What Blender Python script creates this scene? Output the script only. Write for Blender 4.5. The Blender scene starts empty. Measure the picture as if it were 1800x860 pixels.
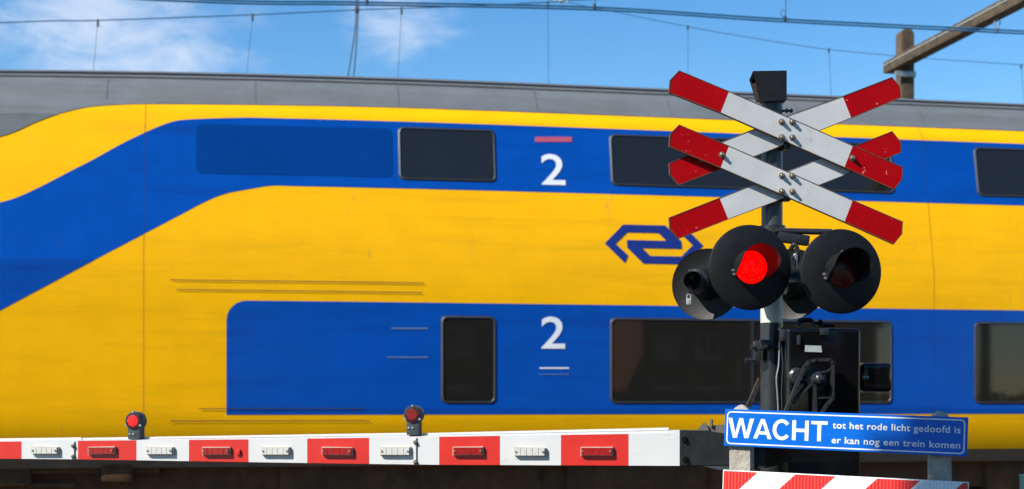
import bpy, bmesh, math, random
from mathutils import Vector, Matrix, Quaternion
random.seed(7)
R = math.radians
scene = bpy.context.scene
COL = scene.collection

# ------------------------------------------------------------------ camera, world, sun, exposure
F = 2500.0            # focal length in photograph pixels (1800 wide) = 50 mm
HZ = 711.0            # photograph row of the horizon
ZC = 1.30             # eye height
cd = bpy.data.cameras.new('camera'); cam = bpy.data.objects.new('camera', cd); COL.objects.link(cam)
cam.location = (0, 0, ZC); cam.rotation_euler = (R(90), 0, 0)
cd.sensor_width = 36; cd.lens = 50; cd.shift_y = (HZ-430)/1800.0
cd.clip_start = .05; cd.clip_end = 3000
cd.dof.use_dof = True; cd.dof.focus_distance = 6.95; cd.dof.aperture_fstop = 2.8
scene.camera = cam

SUN = Vector((-.64, -.42, .64)).normalized()     # towards the sun
w = bpy.data.worlds.new('World'); scene.world = w; w.use_nodes = True
nt = w.node_tree; nt.nodes.clear()
def N(t, **k):
    n = nt.nodes.new(t)
    for a, b in k.items(): setattr(n, a, b)
    return n
sky = N('ShaderNodeTexSky', sky_type='NISHITA', sun_disc=False)
sky.sun_elevation = math.asin(SUN.z); sky.sun_rotation = math.atan2(SUN.x, SUN.y)
sky.air_density = 1.0; sky.dust_density = .0; sky.ozone_density = 2.5
bg = N('ShaderNodeBackground'); bg.inputs['Strength'].default_value = .092
out = N('ShaderNodeOutputWorld')
tc = N('ShaderNodeTexCoord')
def cloud_bump(px, py, rad):
    v = Vector(((px-900)/F, 1, (HZ-py)/F)).normalized()
    d = N('ShaderNodeVectorMath', operation='DISTANCE'); d.inputs[1].default_value = v
    nt.links.new(tc.outputs['Generated'], d.inputs[0])
    m = N('ShaderNodeMapRange', interpolation_type='SMOOTHSTEP')
    m.inputs['From Min'].default_value = rad; m.inputs['From Max'].default_value = 0
    nt.links.new(d.outputs['Value'], m.inputs['Value'])
    return m.outputs[0]
def MATH(op, a, b, clamp=False):
    m = N('ShaderNodeMath', operation=op); m.use_clamp = clamp
    for i, v in enumerate((a, b)):
        if isinstance(v, (int, float)): m.inputs[i].default_value = v
        else: nt.links.new(v, m.inputs[i])
    return m.outputs[0]
b1 = cloud_bump(170, 20, .17); b2 = cloud_bump(700, 15, .075); b3 = cloud_bump(1760, 190, .03); b4 = cloud_bump(330, 85, .05)
bump = MATH('MAXIMUM', MATH('MAXIMUM', b1, MATH('MULTIPLY', b2, .9)), MATH('MAXIMUM', MATH('MULTIPLY', b3, .2), MATH('MULTIPLY', b4, .8)))
mp = N('ShaderNodeMapping'); mp.inputs['Scale'].default_value = (1, 1, 2.5); mp.inputs['Rotation'].default_value = (0, R(14), 0)
nt.links.new(tc.outputs['Generated'], mp.inputs['Vector'])
nz = N('ShaderNodeTexNoise'); nz.inputs['Scale'].default_value = 17; nz.inputs['Detail'].default_value = 9; nz.inputs['Roughness'].default_value = .64; nz.inputs['Distortion'].default_value = .5
nt.links.new(mp.outputs[0], nz.inputs['Vector'])
cm = N('ShaderNodeMapRange', interpolation_type='SMOOTHSTEP')
cm.inputs['From Min'].default_value = .60; cm.inputs['From Max'].default_value = 1.35; cm.inputs['To Max'].default_value = .78
nt.links.new(MATH('ADD', nz.outputs['Fac'], MATH('MULTIPLY', bump, .5)), cm.inputs['Value'])
dens = MATH('MULTIPLY', cm.outputs[0], MATH('MULTIPLY', bump, 2.6, True), True)
mx = N('ShaderNodeMix', data_type='RGBA'); mx.inputs['B'].default_value = (6.2, 6.4, 7.0, 1)
nt.links.new(dens, mx.inputs['Factor']); hs = N('ShaderNodeHueSaturation'); hs.inputs['Saturation'].default_value = 1.33; hs.inputs['Value'].default_value = 1.06
nt.links.new(sky.outputs[0], hs.inputs['Color']); nt.links.new(hs.outputs[0], mx.inputs['A'])
nt.links.new(mx.outputs['Result'], bg.inputs['Color']); nt.links.new(bg.outputs[0], out.inputs[0])

sl = bpy.data.lights.new('sun', 'SUN'); so = bpy.data.objects.new('sun', sl); COL.objects.link(so)
sl.energy = 4.7; sl.angle = R(.5); sl.color = (1, .95, .86)
so.rotation_euler = (-SUN).to_track_quat('-Z', 'Y').to_euler(); so.location = SUN*60
scene.view_settings.view_transform = 'Standard'; scene.view_settings.look = 'None'
scene.view_settings.exposure = .78; scene.view_settings.gamma = 1; scene.view_settings.use_curve_mapping = False
scene.cycles.max_bounces = 8
try: scene.cycles.use_denoising = True
except Exception: pass

# ------------------------------------------------------------------ materials
MATS = {}
def mat(name, col, rough=.5, metal=0, spec=.5, var=.12, scale=6, bump=0, bscale=60, coat=0, emis=None, estr=0, coord='Object'):
    m = bpy.data.materials.new(name); m.use_nodes = True
    t = m.node_tree; p = t.nodes['Principled BSDF']
    p.inputs['Roughness'].default_value = rough; p.inputs['Metallic'].default_value = metal
    p.inputs['Specular IOR Level'].default_value = spec; p.inputs['Coat Weight'].default_value = coat
    p.inputs['Coat Roughness'].default_value = .06
    co = t.nodes.new('ShaderNodeTexCoord')
    n = t.nodes.new('ShaderNodeTexNoise'); n.inputs['Scale'].default_value = scale; n.inputs['Detail'].default_value = 8; n.inputs['Roughness'].default_value = .62
    t.links.new(co.outputs[coord], n.inputs['Vector'])
    r = t.nodes.new('ShaderNodeValToRGB')
    r.color_ramp.elements[0].position = .3; r.color_ramp.elements[1].position = .72
    a = [max(0, c*(1-var)) for c in col]; b = [min(1, c*(1+var*.6)) for c in col]
    r.color_ramp.elements[0].color = (*a, 1); r.color_ramp.elements[1].color = (*b, 1)
    t.links.new(n.outputs['Fac'], r.inputs['Fac']); t.links.new(r.outputs['Color'], p.inputs['Base Color'])
    rr = t.nodes.new('ShaderNodeMapRange'); rr.inputs['To Min'].default_value = max(.02, rough*.8); rr.inputs['To Max'].default_value = min(1, rough*1.25)
    t.links.new(n.outputs['Fac'], rr.inputs['Value']); t.links.new(rr.outputs[0], p.inputs['Roughness'])
    if bump:
        n2 = t.nodes.new('ShaderNodeTexNoise'); n2.inputs['Scale'].default_value = bscale; n2.inputs['Detail'].default_value = 5
        t.links.new(co.outputs[coord], n2.inputs['Vector'])
        bp = t.nodes.new('ShaderNodeBump'); bp.inputs['Strength'].default_value = bump; bp.inputs['Distance'].default_value = .01
        t.links.new(n2.outputs['Fac'], bp.inputs['Height']); t.links.new(bp.outputs[0], p.inputs['Normal'])
    if emis:
        p.inputs['Emission Color'].default_value = (*emis, 1); p.inputs['Emission Strength'].default_value = estr
    MATS[name] = m
    return m
def worn(m, col, thr=.66, scale=22, soft=.03, stretch=(1, 1, 1)):
    """flecks of another colour with a shape of their own (chips, rust, grime)"""
    t = m.node_tree; p = t.nodes['Principled BSDF']; src = p.inputs['Base Color'].links[0].from_socket
    co = t.nodes.new('ShaderNodeTexCoord'); mpp = t.nodes.new('ShaderNodeMapping'); mpp.inputs['Scale'].default_value = stretch
    t.links.new(co.outputs['Object'], mpp.inputs['Vector'])
    n = t.nodes.new('ShaderNodeTexNoise'); n.inputs['Scale'].default_value = scale; n.inputs['Detail'].default_value = 6; n.inputs['Roughness'].default_value = .7
    t.links.new(mpp.outputs[0], n.inputs['Vector'])
    g = t.nodes.new('ShaderNodeMapRange'); g.inputs['From Min'].default_value = thr; g.inputs['From Max'].default_value = thr+soft
    t.links.new(n.outputs['Fac'], g.inputs['Value'])
    x = t.nodes.new('ShaderNodeMix'); x.data_type = 'RGBA'; x.inputs['B'].default_value = (*col, 1)
    t.links.new(g.outputs[0], x.inputs['Factor']); t.links.new(src, x.inputs['A']); t.links.new(x.outputs['Result'], p.inputs['Base Color'])
    return m

M_yel = mat('train_yellow', (.88, .435, .001), .30, var=.06, scale=2.5, spec=.16)
M_blu = mat('train_blue', (.001, .066, .36), .22, var=.10, scale=2.5, spec=.22)
M_roof = mat('roof_grey', (.13, .145, .155), .5, spec=.3, var=.10, scale=3)
worn(M_yel, (.60, .31, .004), .50, 2.2, .42, (.22, .22, 3.2)); worn(M_yel, (.34, .22, .06), .63, 5, .25, (1, 1, .22))
worn(M_blu, (.004, .035, .20), .50, 2.2, .42, (.22, .22, 3.2)); worn(M_blu, (.03, .05, .14), .64, 5, .25, (1, 1, .22))
worn(M_roof, (.085, .08, .075), .48, 2.0, .4, (.2, .2, 2))
M_glass = mat('window_glass', (.013, .0125, .011), .03, var=.1, spec=.6)
M_gask = mat('gasket_black', (.015, .015, .016), .5)
M_alu = mat('frame_aluminium', (.16, .165, .17), .35, metal=.8)
M_sill = mat('sill_grey', (.10, .09, .08), .6, var=.3)
M_under = mat('underframe_brown', (.085, .046, .022), .75, var=.5, scale=4, bump=.3, bscale=20, spec=.2)
M_wheel = mat('wheel_steel', (.10, .07, .05), .5, metal=.6, var=.3)
M_tw = mat('train_white_vinyl', (.72, .74, .78), .4, var=.05)
M_tn = mat('logo_blue', (.006, .02, .17), .4, var=.05)
M_seam = mat('seam_dark', (.025, .022, .02), .7)
M_bw = worn(mat('board_white', (.55, .56, .55), .38, var=.10, scale=5), (.36, .30, .22), .62, 9, .22)
M_br = worn(mat('board_red', (.37, .001, .003), .36, spec=.15, var=.12, scale=6), (.62, .42, .38), .665, 34, .02)
M_rust = mat('rusty_edge', (.10, .055, .03), .7, var=.5, scale=30)
M_bolt = mat('bolt_zinc', (.30, .25, .18), .4, metal=.7, var=.4, scale=60)
M_matt = mat('matt_black', (.0065, .007, .0075), .5, var=.2, scale=14, bump=.05, spec=.28)
M_gloss = mat('gloss_black', (.003, .003, .0035), .12, var=.3, scale=8, bump=.03, bscale=12, spec=.4)
M_blackp = mat('bracket_black', (.010, .011, .012), .38, var=.3, scale=14, bump=.06, bscale=50, spec=.35)
M_pole = worn(mat('pole_dark_grey', (.045, .055, .065), .34, var=.2, scale=10), (.12, .12, .12), .64, 14, .1, (1, 1, .25))
M_poleb = worn(mat('pole_black', (.018, .021, .024), .30, var=.3, scale=12), (.09, .09, .09), .66, 40, .04)
M_polew = mat('pole_white', (.50, .50, .46), .45, var=.1)
M_iron = mat('cast_iron_black', (.022, .024, .026), .26, var=.4, scale=18, bump=.25, bscale=70)
M_steel = mat('galvanised_steel', (.38, .40, .42), .4, metal=.7, var=.3)
M_lens = mat('red_lens_lit', (.25, .0, .0), .25, var=.2, scale=40, emis=(1, .0, .0), estr=1.3, spec=.2)
def _lens():
    t = M_lens.node_tree; p = t.nodes['Principled BSDF']; co = t.nodes.new('ShaderNodeTexCoord')
    v = t.nodes.new('ShaderNodeTexVoronoi'); v.inputs['Scale'].default_value = 70; t.links.new(co.outputs['Object'], v.inputs['Vector'])
    r = t.nodes.new('ShaderNodeValToRGB'); r.color_ramp.elements[0].position = .05; r.color_ramp.elements[0].color = (1, .014, .006, 1)
    r.color_ramp.elements[1].position = .32; r.color_ramp.elements[1].color = (.95, .0, .0, 1)
    t.links.new(v.outputs['Distance'], r.inputs['Fac']); t.links.new(r.outputs[0], p.inputs['Emission Color'])
_lens()
M_lensoff = mat('red_lens_dark', (.10, .006, .003), .2, var=.4, scale=30, bump=.3, bscale=90)
M_led = mat('led_lens_lit', (.4, .0, .0), .25, emis=(1, .012, .01), estr=1.6)
M_leddim = mat('led_lens_dim', (.22, .006, .005), .25, emis=(1, .02, .01), estr=.10)
M_ledbez = mat('led_bezel', (.035, .006, .007), .35)
M_boomw = worn(mat('boom_white', (.54, .54, .53), .35, var=.04, scale=5), (.40, .36, .30), .64, 14, .10, (.5, 1, 2))
M_boomr = worn(mat('boom_red', (.52, .018, .011), .35, var=.08, scale=7), (.70, .30, .25), .70, 24, .05)
M_refr = mat('reflector_red', (.30, .006, .008), .18, var=.2, scale=60, coat=.5)
M_refw = mat('reflector_white', (.52, .51, .47), .2, var=.15, scale=60, coat=.4)
M_refb = mat('reflector_base', (.42, .38, .30), .5, var=.2)
M_sblue = worn(mat('sign_blue', (.001, .115, .52), .3, var=.05, scale=6, spec=.25), (.03, .22, .60), .70, 18, .05)
M_swhite = mat('sign_white', (.80, .80, .78), .4, var=.06, scale=30)
M_sred = mat('board_red_film', (.70, .018, .012), .3, var=.08, scale=8)
M_conc = worn(mat('concrete', (.34, .31, .25), .9, var=.3, scale=14, bump=.7, bscale=55), (.14, .13, .11), .60, 16, .10, (1, 1, .5))
M_label = mat('aluminium_label', (.34, .36, .36), .4, var=.2, scale=50)
M_wood = worn(mat('weathered_wood', (.090, .060, .033), .9, var=.6, scale=7, bump=.5, bscale=30), (.035, .028, .018), .52, 8, .10, (1, 1, 1))
M_lich = mat('lichen', (.22, .24, .10), .9, var=.4, scale=20)
M_wire = mat('wire_sky_tinted', (.03, .14, .27), .6, var=.2)  # bright sky blurring into the thin wires is put into their blue
M_wired = mat('wire_dark', (.02, .025, .03), .6)
M_ins = mat('insulator', (.55, .60, .58), .4)
M_green = mat('green_enamel', (.30, .46, .36), .4, var=.15)

# ------------------------------------------------------------------ helpers
def P(px, py, Y): return Vector(((px-900)/F*Y, Y, ZC+(HZ-py)/F*Y))
def PP(px, py, Xc, Yc, r):
    """photo pixel onto the vertical plane through (Xc, Yc) turned r about the vertical (r > 0 faces right)"""
    k = (px-900)/F; t = math.tan(r)
    Y = (Yc - Xc*t)/(1-k*t)
    return Vector((k*Y, Y, ZC+(HZ-py)/F*Y))

class MB:
    def __init__(s): s.bm = bmesh.new()
    def _mi(s, faces, mi, smooth):
        for f in faces: f.material_index = mi; f.smooth = smooth
    def box(s, c, size, rot=None, mi=0, bevel=0, seg=2):
        t = bmesh.new(); bmesh.ops.create_cube(t, size=1)
        bmesh.ops.scale(t, vec=size, verts=t.verts)
        if bevel: bmesh.ops.bevel(t, geom=t.edges[:], offset=bevel, segments=seg, profile=.6, affect='EDGES')
        m = Matrix.Translation(c)
        if rot is not None: m = m @ rot.to_4x4()
        bmesh.ops.transform(t, matrix=m, verts=t.verts); s.merge(t, mi, bool(bevel)); return s
    def merge(s, t, mi=None, smooth=False):
        vm = {v: s.bm.verts.new(v.co) for v in t.verts}
        for f in t.faces:
            try:
                g = s.bm.faces.new([vm[v] for v in f.verts]); g.material_index = f.material_index if mi is None else mi; g.smooth = smooth
            except ValueError: pass
        t.free()
    def prism(s, pts, ext, mi=0, mside=None, bevel=0, smooth=False):
        """polygon pts (front) extruded by vector ext"""
        ext = Vector(ext); a = [s.bm.verts.new(p) for p in pts]; b = [s.bm.verts.new(Vector(p)+ext) for p in pts]
        n = len(pts); fs = [s.bm.faces.new(a), s.bm.faces.new(b[::-1])]; s._mi(fs, mi, False)
        sd = [s.bm.faces.new((a[i], b[i], b[(i+1) % n], a[(i+1) % n])) for i in range(n)]
        s._mi(sd, mi if mside is None else mside, smooth)
        if bevel:
            es = list({e for f in fs[:1] for e in f.edges})
            bmesh.ops.bevel(s.bm, geom=es, offset=bevel, segments=2, affect='EDGES')
        return s
    def quad(s, pts, mi=0):
        f = s.bm.faces.new([s.bm.verts.new(p) for p in pts]); f.material_index = mi; return s
    def tube(s, pts, r, n=8, mi=0, caps=True):
        pts = [Vector(p) for p in pts]; rings = []
        rs = r if isinstance(r, (list, tuple)) else [r]*len(pts)
        up0 = None
        for i, p in enumerate(pts):
            d = (pts[min(i+1, len(pts)-1)]-pts[max(i-1, 0)]).normalized()
            if up0 is None:
                u = d.orthogonal().normalized()
            else:
                u = (up0 - d*up0.dot(d)); u = u.normalized() if u.length > 1e-6 else d.orthogonal().normalized()
            up0 = u; v = d.cross(u)
            rings.append([s.bm.verts.new(p+(u*math.cos(2*math.pi*k/n)+v*math.sin(2*math.pi*k/n))*rs[i]) for k in range(n)])
        for a, b in zip(rings, rings[1:]):
            for k in range(n):
                f = s.bm.faces.new((a[k], a[(k+1) % n], b[(k+1) % n], b[k])); f.material_index = mi; f.smooth = True
        if caps:
            for rg in (rings[0][::-1], rings[-1]):
                f = s.bm.faces.new(rg); f.material_index = mi
        return s
    def lathe(s, o, ax, prof, n=32, mi=0, a0=0, a1=2*math.pi, up=None, lenfun=None, smooth=True):
        """prof: list of (distance along axis, radius); closed when a full turn"""
        o = Vector(o); ax = Vector(ax).normalized()
        u = (Vector(up) - ax*Vector(up).dot(ax)).normalized() if up is not None else ax.orthogonal().normalized()
        v = ax.cross(u); full = abs(a1-a0-2*math.pi) < 1e-6; m = n if full else n+1; cols = []
        for k in range(m):
            th = a0+(a1-a0)*k/n; e = u*math.cos(th)+v*math.sin(th); lf = lenfun(th) if lenfun else 1
            cols.append([s.bm.verts.new(o+ax*h*lf+e*max(r, 1e-5)) for h, r in prof])
        for k in range(n):
            a, b = cols[k], cols[(k+1) % m]
            for j in range(len(prof)-1):
                f = s.bm.faces.new((a[j], b[j], b[j+1], a[j+1])); f.material_index = mi; f.smooth = smooth
        return s
    def ring(s, outer, inner, mi=0):
        a = [s.bm.verts.new(p) for p in outer]; b = [s.bm.verts.new(p) for p in inner]; n = len(a)
        for i in range(n):
            f = s.bm.faces.new((a[i], a[(i+1) % n], b[(i+1) % n], b[i])); f.material_index = mi
        return s
    def build(s, name, mats, parent=None, weld=True, recalc=True, sharp=38):
        if weld: bmesh.ops.remove_doubles(s.bm, verts=s.bm.verts, dist=1e-5)
        if recalc: bmesh.ops.recalc_face_normals(s.bm, faces=s.bm.faces)
        off = Vector((0, 0, 0)); q = parent
        while q is not None: off += q.location; q = q.parent
        bmesh.ops.translate(s.bm, vec=-off, verts=s.bm.verts)
        me = bpy.data.meshes.new(name); s.bm.to_mesh(me); s.bm.free()
        for m in (mats if isinstance(mats, (list, tuple)) else [mats]): me.materials.append(m)
        try: me.set_sharp_from_angle(angle=R(sharp))
        except Exception: pass
        o = bpy.data.objects.new(name, me); COL.objects.link(o); o.parent = parent
        return o

def build_each(mb, name, m, parent=None):
    """every loose piece becomes an object of its own"""
    bmesh.ops.remove_doubles(mb.bm, verts=mb.bm.verts, dist=1e-5); seen = set(); res = []
    for f0 in mb.bm.faces:
        if f0 in seen: continue
        st = [f0]; seen.add(f0); isl = []
        while st:
            f = st.pop(); isl.append(f)
            for v in f.verts:
                for g_ in v.link_faces:
                    if g_ not in seen: seen.add(g_); st.append(g_)
        n_ = MB(); vm = {}
        for f in isl:
            for v in f.verts:
                if v not in vm: vm[v] = n_.bm.verts.new(v.co)
            g_ = n_.bm.faces.new([vm[v] for v in f.verts]); g_.material_index = f.material_index; g_.smooth = f.smooth
        res.append(n_.build(name, m, parent))
    mb.bm.free(); return res
def thing(name, label, cat, loc=(0, 0, 0), group=None):
    o = bpy.data.objects.new(name, None); COL.objects.link(o); o.location = loc; o.empty_display_size = .2
    o['label'] = label; o['category'] = cat
    if group: o['group'] = group
    return o
def tag(o, label=None, cat=None, group=None, kind=None):
    for k, v in (('label', label), ('category', cat), ('group', group), ('kind', kind)):
        if v: o[k] = v
    return o
def text_bm(body, bold=0, spacing=1.0):
    """lettering as flat polygons in the xy plane, cap height and width normalised later"""
    cu = bpy.data.curves.new('lettering', 'FONT'); cu.body = body; cu.offset = bold; cu.space_character = spacing; cu.resolution_u = 4
    ob = bpy.data.objects.new('lettering', cu); COL.objects.link(ob)
    dg = bpy.context.evaluated_depsgraph_get(); dg.update()
    me = bpy.data.meshes.new_from_object(ob.evaluated_get(dg))
    b = bmesh.new(); b.from_mesh(me); bpy.data.objects.remove(ob); bpy.data.curves.remove(cu); bpy.data.meshes.remove(me)
    return b
def rrect(x0, y0, x1, y1, r, n=5):
    p = []
    for cx, cy, a in ((x1-r, y1-r, 0), (x0+r, y1-r, 90), (x0+r, y0+r, 180), (x1-r, y0+r, 270)):
        for k in range(n+1):
            t = R(a+90*k/n); p.append((cx+r*math.cos(t), cy+r*math.sin(t)))
    return p

def smooth_path(pts, n=8):
    o = []
    for i in range(len(pts)-1):
        p0, p1, p2, p3 = pts[max(i-1, 0)], pts[i], pts[i+1], pts[min(i+2, len(pts)-1)]
        for k in range(n):
            t = k/n; o.append(.5*((2*p1)+(p2-p0)*t+(2*p0-5*p1+4*p2-p3)*t*t+(3*p1-p0-3*p2+p3)*t**3))
    return o+[pts[-1]]

# ------------------------------------------------------------------ ground
g = MB(); g.quad([(-900, -900, 0), (900, -900, 0), (900, 900, 0), (-900, 900, 0)])
gm = worn(mat('ground_soil_grass', (.055, .065, .03), .95, var=.4, scale=.6, bump=.5, bscale=3), (.12, .10, .07), .5, .35, .25)
tag(g.build('ground', gm, recalc=False), kind='structure')

# train frame of reference: right end runs away from the camera
A = math.atan(F/13400.0); D = Vector((math.cos(A), math.sin(A), 0)); NI = Vector((-math.sin(A), math.cos(A), 0))
Y0 = 16.13; RAIL = .34
def TR(s, inset, z): return Vector((0, Y0, 0)) + D*s + NI*inset + Vector((0, 0, z))

# asphalt of the crossing road on the camera's side and the ballast bed of the line
asph = mat('asphalt', (.05, .05, .052), .9, var=.3, scale=3, bump=.4, bscale=80)
b = MB()
for i in range(1): b.quad([(-7, -14, .008), (6.5, -14, .008), (6.5, 13.2, .008), (-7, 11.6, .008)])
tag(b.build('road', asph, recalc=False), kind='structure')
bal = mat('ballast_stone', (.11, .085, .065), .95, var=.6, scale=24, bump=1.0, bscale=40)
b = MB()
prof = [(-1.6, .012), (-1.2, .16), (4.3, .16), (11.0, .16), (11.8, .012)]
for (i0, z0), (i1, z1) in zip(prof, prof[1:]):
    b.quad([TR(-120, i0, z0), TR(160, i0, z0), TR(160, i1, z1), TR(-120, i1, z1)])
tag(b.build('track_bed', bal), kind='structure')
for off, lab in ((1.4, 'steel railway track under the yellow train'), (6.2, 'second steel railway track beyond the yellow train')):
    t = thing('railway_track', lab, 'railway track', TR(0, off, .16), group='railway tracks of the crossing')
    for sd in (-.7525, .7525):
        r = MB(); r.prism([TR(-110, off+sd-.036, RAIL), TR(-110, off+sd+.036, RAIL), TR(-110, off+sd+.036, RAIL-.04), TR(-110, off+sd+.01, RAIL-.05),
                            TR(-110, off+sd+.01, .195), TR(-110, off+sd+.07, .182), TR(-110, off+sd-.07, .182), TR(-110, off+sd-.01, .195), TR(-110, off+sd-.01, RAIL-.05), TR(-110, off+sd-.036, RAIL-.04)], D*220)
        r.build('rail', M_wheel, t)
    sp = MB(); rot = Matrix.Rotation(A, 3, 'Z')
    for k in range(-90, 130): sp.box(TR(k*.62, off, .162), (.24, 2.5, .07), rot)
    sp = sp.build('sleepers', M_conc, t); sp['kind'] = 'stuff'

# ------------------------------------------------------------------ the train
KN = [(.60, .20), (.76, .05), (1.25, 0), (2.878, 0), (4.525, .285), (4.61, .325), (4.70, .39), (4.90, .53), (5.06, .70), (5.16, .91), (5.20, 1.15), (5.21, 1.4)]
def DZ(s, z): return .0032*min(s, 0)**2*min(1.0, max(0.0, (z-2.0)/3.2))     # the roof comes down gently towards the cab
def inset(z):
    if z <= KN[0][0]: return KN[0][1]
    for (z0, i0), (z1, i1) in zip(KN, KN[1:]):
        if z <= z1: return i0+(i1-i0)*(z-z0)/(z1-z0)
    return KN[-1][1]
def nrm(z):
    for (z0, i0), (z1, i1) in zip(KN, KN[1:]):
        if z <= z1 or z1 == KN[-1][0]:
            v = (-NI*(z1-z0)+Vector((0, 0, i1-i0))); return v.normalized()
def S(s, z, off=0): return TR(s, inset(z), z-DZ(s, z)) + nrm(z)*off
def SZ(px, py):
    """photo pixel onto the train's curved side: distance along it and height"""
    k = (px-900)/F; i = 0
    for _ in range(12):
        o = Vector((0, Y0, 0))+NI*i; t = D.y/D.x
        Y = (o.y-o.x*t)/(1-k*t); s = (k*Y-o.x)/D.x; zt = ZC+(HZ-py)/F*Y; z = zt
        for _k in range(4): z = zt+DZ(s, z)
        i = inset(z)
    return s, z
def SX(px, z): return SZ(px, HZ-(z-ZC)/(Y0+inset(z))*F)[0]
def side_sheet(mb, poly, off, mi=0):
    t = bmesh.new(); t.faces.new([t.verts.new((a, b, 0)) for a, b in poly]); t.normal_update(); bmesh.ops.triangulate(t, faces=t.faces[:])
    for z, _ in KN:
        bmesh.ops.bisect_plane(t, geom=t.verts[:]+t.edges[:]+t.faces[:], plane_co=(0, z, 0), plane_no=(0, 1, 0))
    for x in (-7, -6, -5, -4, -3, -2, -1, 0):
        bmesh.ops.bisect_plane(t, geom=t.verts[:]+t.edges[:]+t.faces[:], plane_co=(x, 0, 0), plane_no=(1, 0, 0))
    for z in (2.4, 3.4):
        bmesh.ops.bisect_plane(t, geom=t.verts[:]+t.edges[:]+t.faces[:], plane_co=(0, z, 0), plane_no=(0, 1, 0))
    # push each face along its own strip so that sheets stay parallel to the body
    vm = {}
    for f in t.faces:
        zc = f.calc_center_median().y; vs = []
        for v in f.verts:
            key = v.index
            zz = v.co.y
            n1 = nrm(max(zc, .61))
            vs.append(TR(v.co.x, inset(zz), zz-DZ(v.co.x, zz))+n1*off)
        g = mb.bm.faces.new([mb.bm.verts.new(p) for p in vs]); g.material_index = mi
    t.free()

S_L, S_R = -7.35, 19.0
train = thing('double_decker_train', 'yellow and blue double-decker passenger train filling the view behind the barrier', 'train', TR(5, 1.4, RAIL))
HALF = [(i, z) for z, i in KN]; HALF[4:4] = [(inset(3.4), 3.4)]; HALF[3:3] = [(0, 2.0), (0, 2.4)]
FULL = HALF + [(2.8-i, z) for i, z in HALF[-2::-1]]
b = MB()
# body with a nose that tapers to the left
stations = [(S_R, 0, 1, 0)]+[(float(q), 0, 1, 0) for q in range(0, -8, -1)]+[(S_L, 0, 1, 0), (S_L-.7, .05, .985, 0), (S_L-1.4, .16, .93, 0), (S_L-1.9, .34, .80, 0), (S_L-2.15, .52, .62, .05)]
rings = []
for s, sq, hs, zr in stations:
    rg = []
    for i, z in FULL:
        ii = 1.4+(i-1.4)*(1-sq); zz = .60+(z-.60)*hs
        zlow = (z-.60)/4.6
        rg.append(b.bm.verts.new(TR(s+(.0 if s >= S_L else -0.25*(1-zlow)*(S_L-s)), ii, zz+zr-DZ(max(s, S_L), zz))))
    rings.append(rg)
n = len(FULL)
for a, c in zip(rings, rings[1:]):
    for k in range(n):
        f = b.bm.faces.new((a[k], a[(k+1) % n], c[(k+1) % n], c[k])); f.smooth = True
        f.material_index = 1 if (k == 0 or k == n-1) else 0
b.bm.faces.new(rings[0]); b.bm.faces.new(rings[-1])
body = b.build('body', [M_yel, M_under], train, sharp=50)

# roof: grey skin above the yellow cantrail
YT = 4.70
edge = [(px, py) for px, py in ((620, 187.6), (540, 186.1), (460, 185.0), (380, 184.1), (310, 183.5), (260, 183.3), (225, 183.9), (190, 185.5), (150, 189.5), (105, 200), (65, 214), (30, 230), (0, 240), (-40, 246), (-120, 248), (-270, 249))]
ep = [(v.x, min(v.y, YT)) for v in smooth_path([Vector((*SZ(*q), 0)) for q in edge], 4)]; ep = [(a_, c_) for a_, c_ in ep]
poly = [(S_R-.002, YT), (SX(720, YT), YT)] + ep + [(S_L, ep[-1][1]), (S_L, 5.209), (S_R-.002, 5.209)]
b = MB(); side_sheet(b, poly, .006)
# far half of the roof
zz = [k[0] for k in KN if k[0] >= YT]
for z0, z1 in zip(zz, zz[1:]):
    for sa, sb in zip([S_L]+list(range(-7, 1))+[S_R-.002], list(range(-7, 1))+[S_R-.002]):
        if sb > sa: b.quad([TR(sa, 2.8-inset(z0)+.006, z0+.004-DZ(sa, z0)), TR(sb, 2.8-inset(z0)+.006, z0+.004-DZ(sb, z0)), TR(sb, 2.8-inset(z1)+.002, z1+.006-DZ(sb, z1)), TR(sa, 2.8-inset(z1)+.002, z1+.006-DZ(sa, z1))])
roof = b.build('roof', M_roof, train, recalc=True)
for f in roof.data.polygons: f.use_smooth = True
roof.data.set_sharp_from_angle(angle=R(60))
for zq, wd in ((5.075, .018), (5.02, .010)):
    b = MB(); side_sheet(b, [(S_L, zq), (S_R, zq), (S_R, zq+wd), (S_L, zq+wd)], .016); side_sheet(b, [(S_L, zq), (S_R, zq), (S_R, zq+wd), (S_L, zq+wd)], .024)
    b.build('roof_gutter', M_seam if wd > .015 else M_sill, train)
for sj in [-6.1+1.62*k for k in range(16)]:
    b = MB(); side_sheet(b, [(sj-.004, 4.72), (sj+.004, 4.72), (sj+.004, 5.00), (sj-.004, 5.00)], .009); b.build('roof_joint', M_sill, train)
# roof equipment hatch near the cab (dark louvre at the far left of the photograph)
b = MB(); side_sheet(b, [SZ(-240, 162), SZ(-10, 163), SZ(-12, 196), SZ(-240, 197)], .012); b.build('roof_louvre', M_sill, train)

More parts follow.
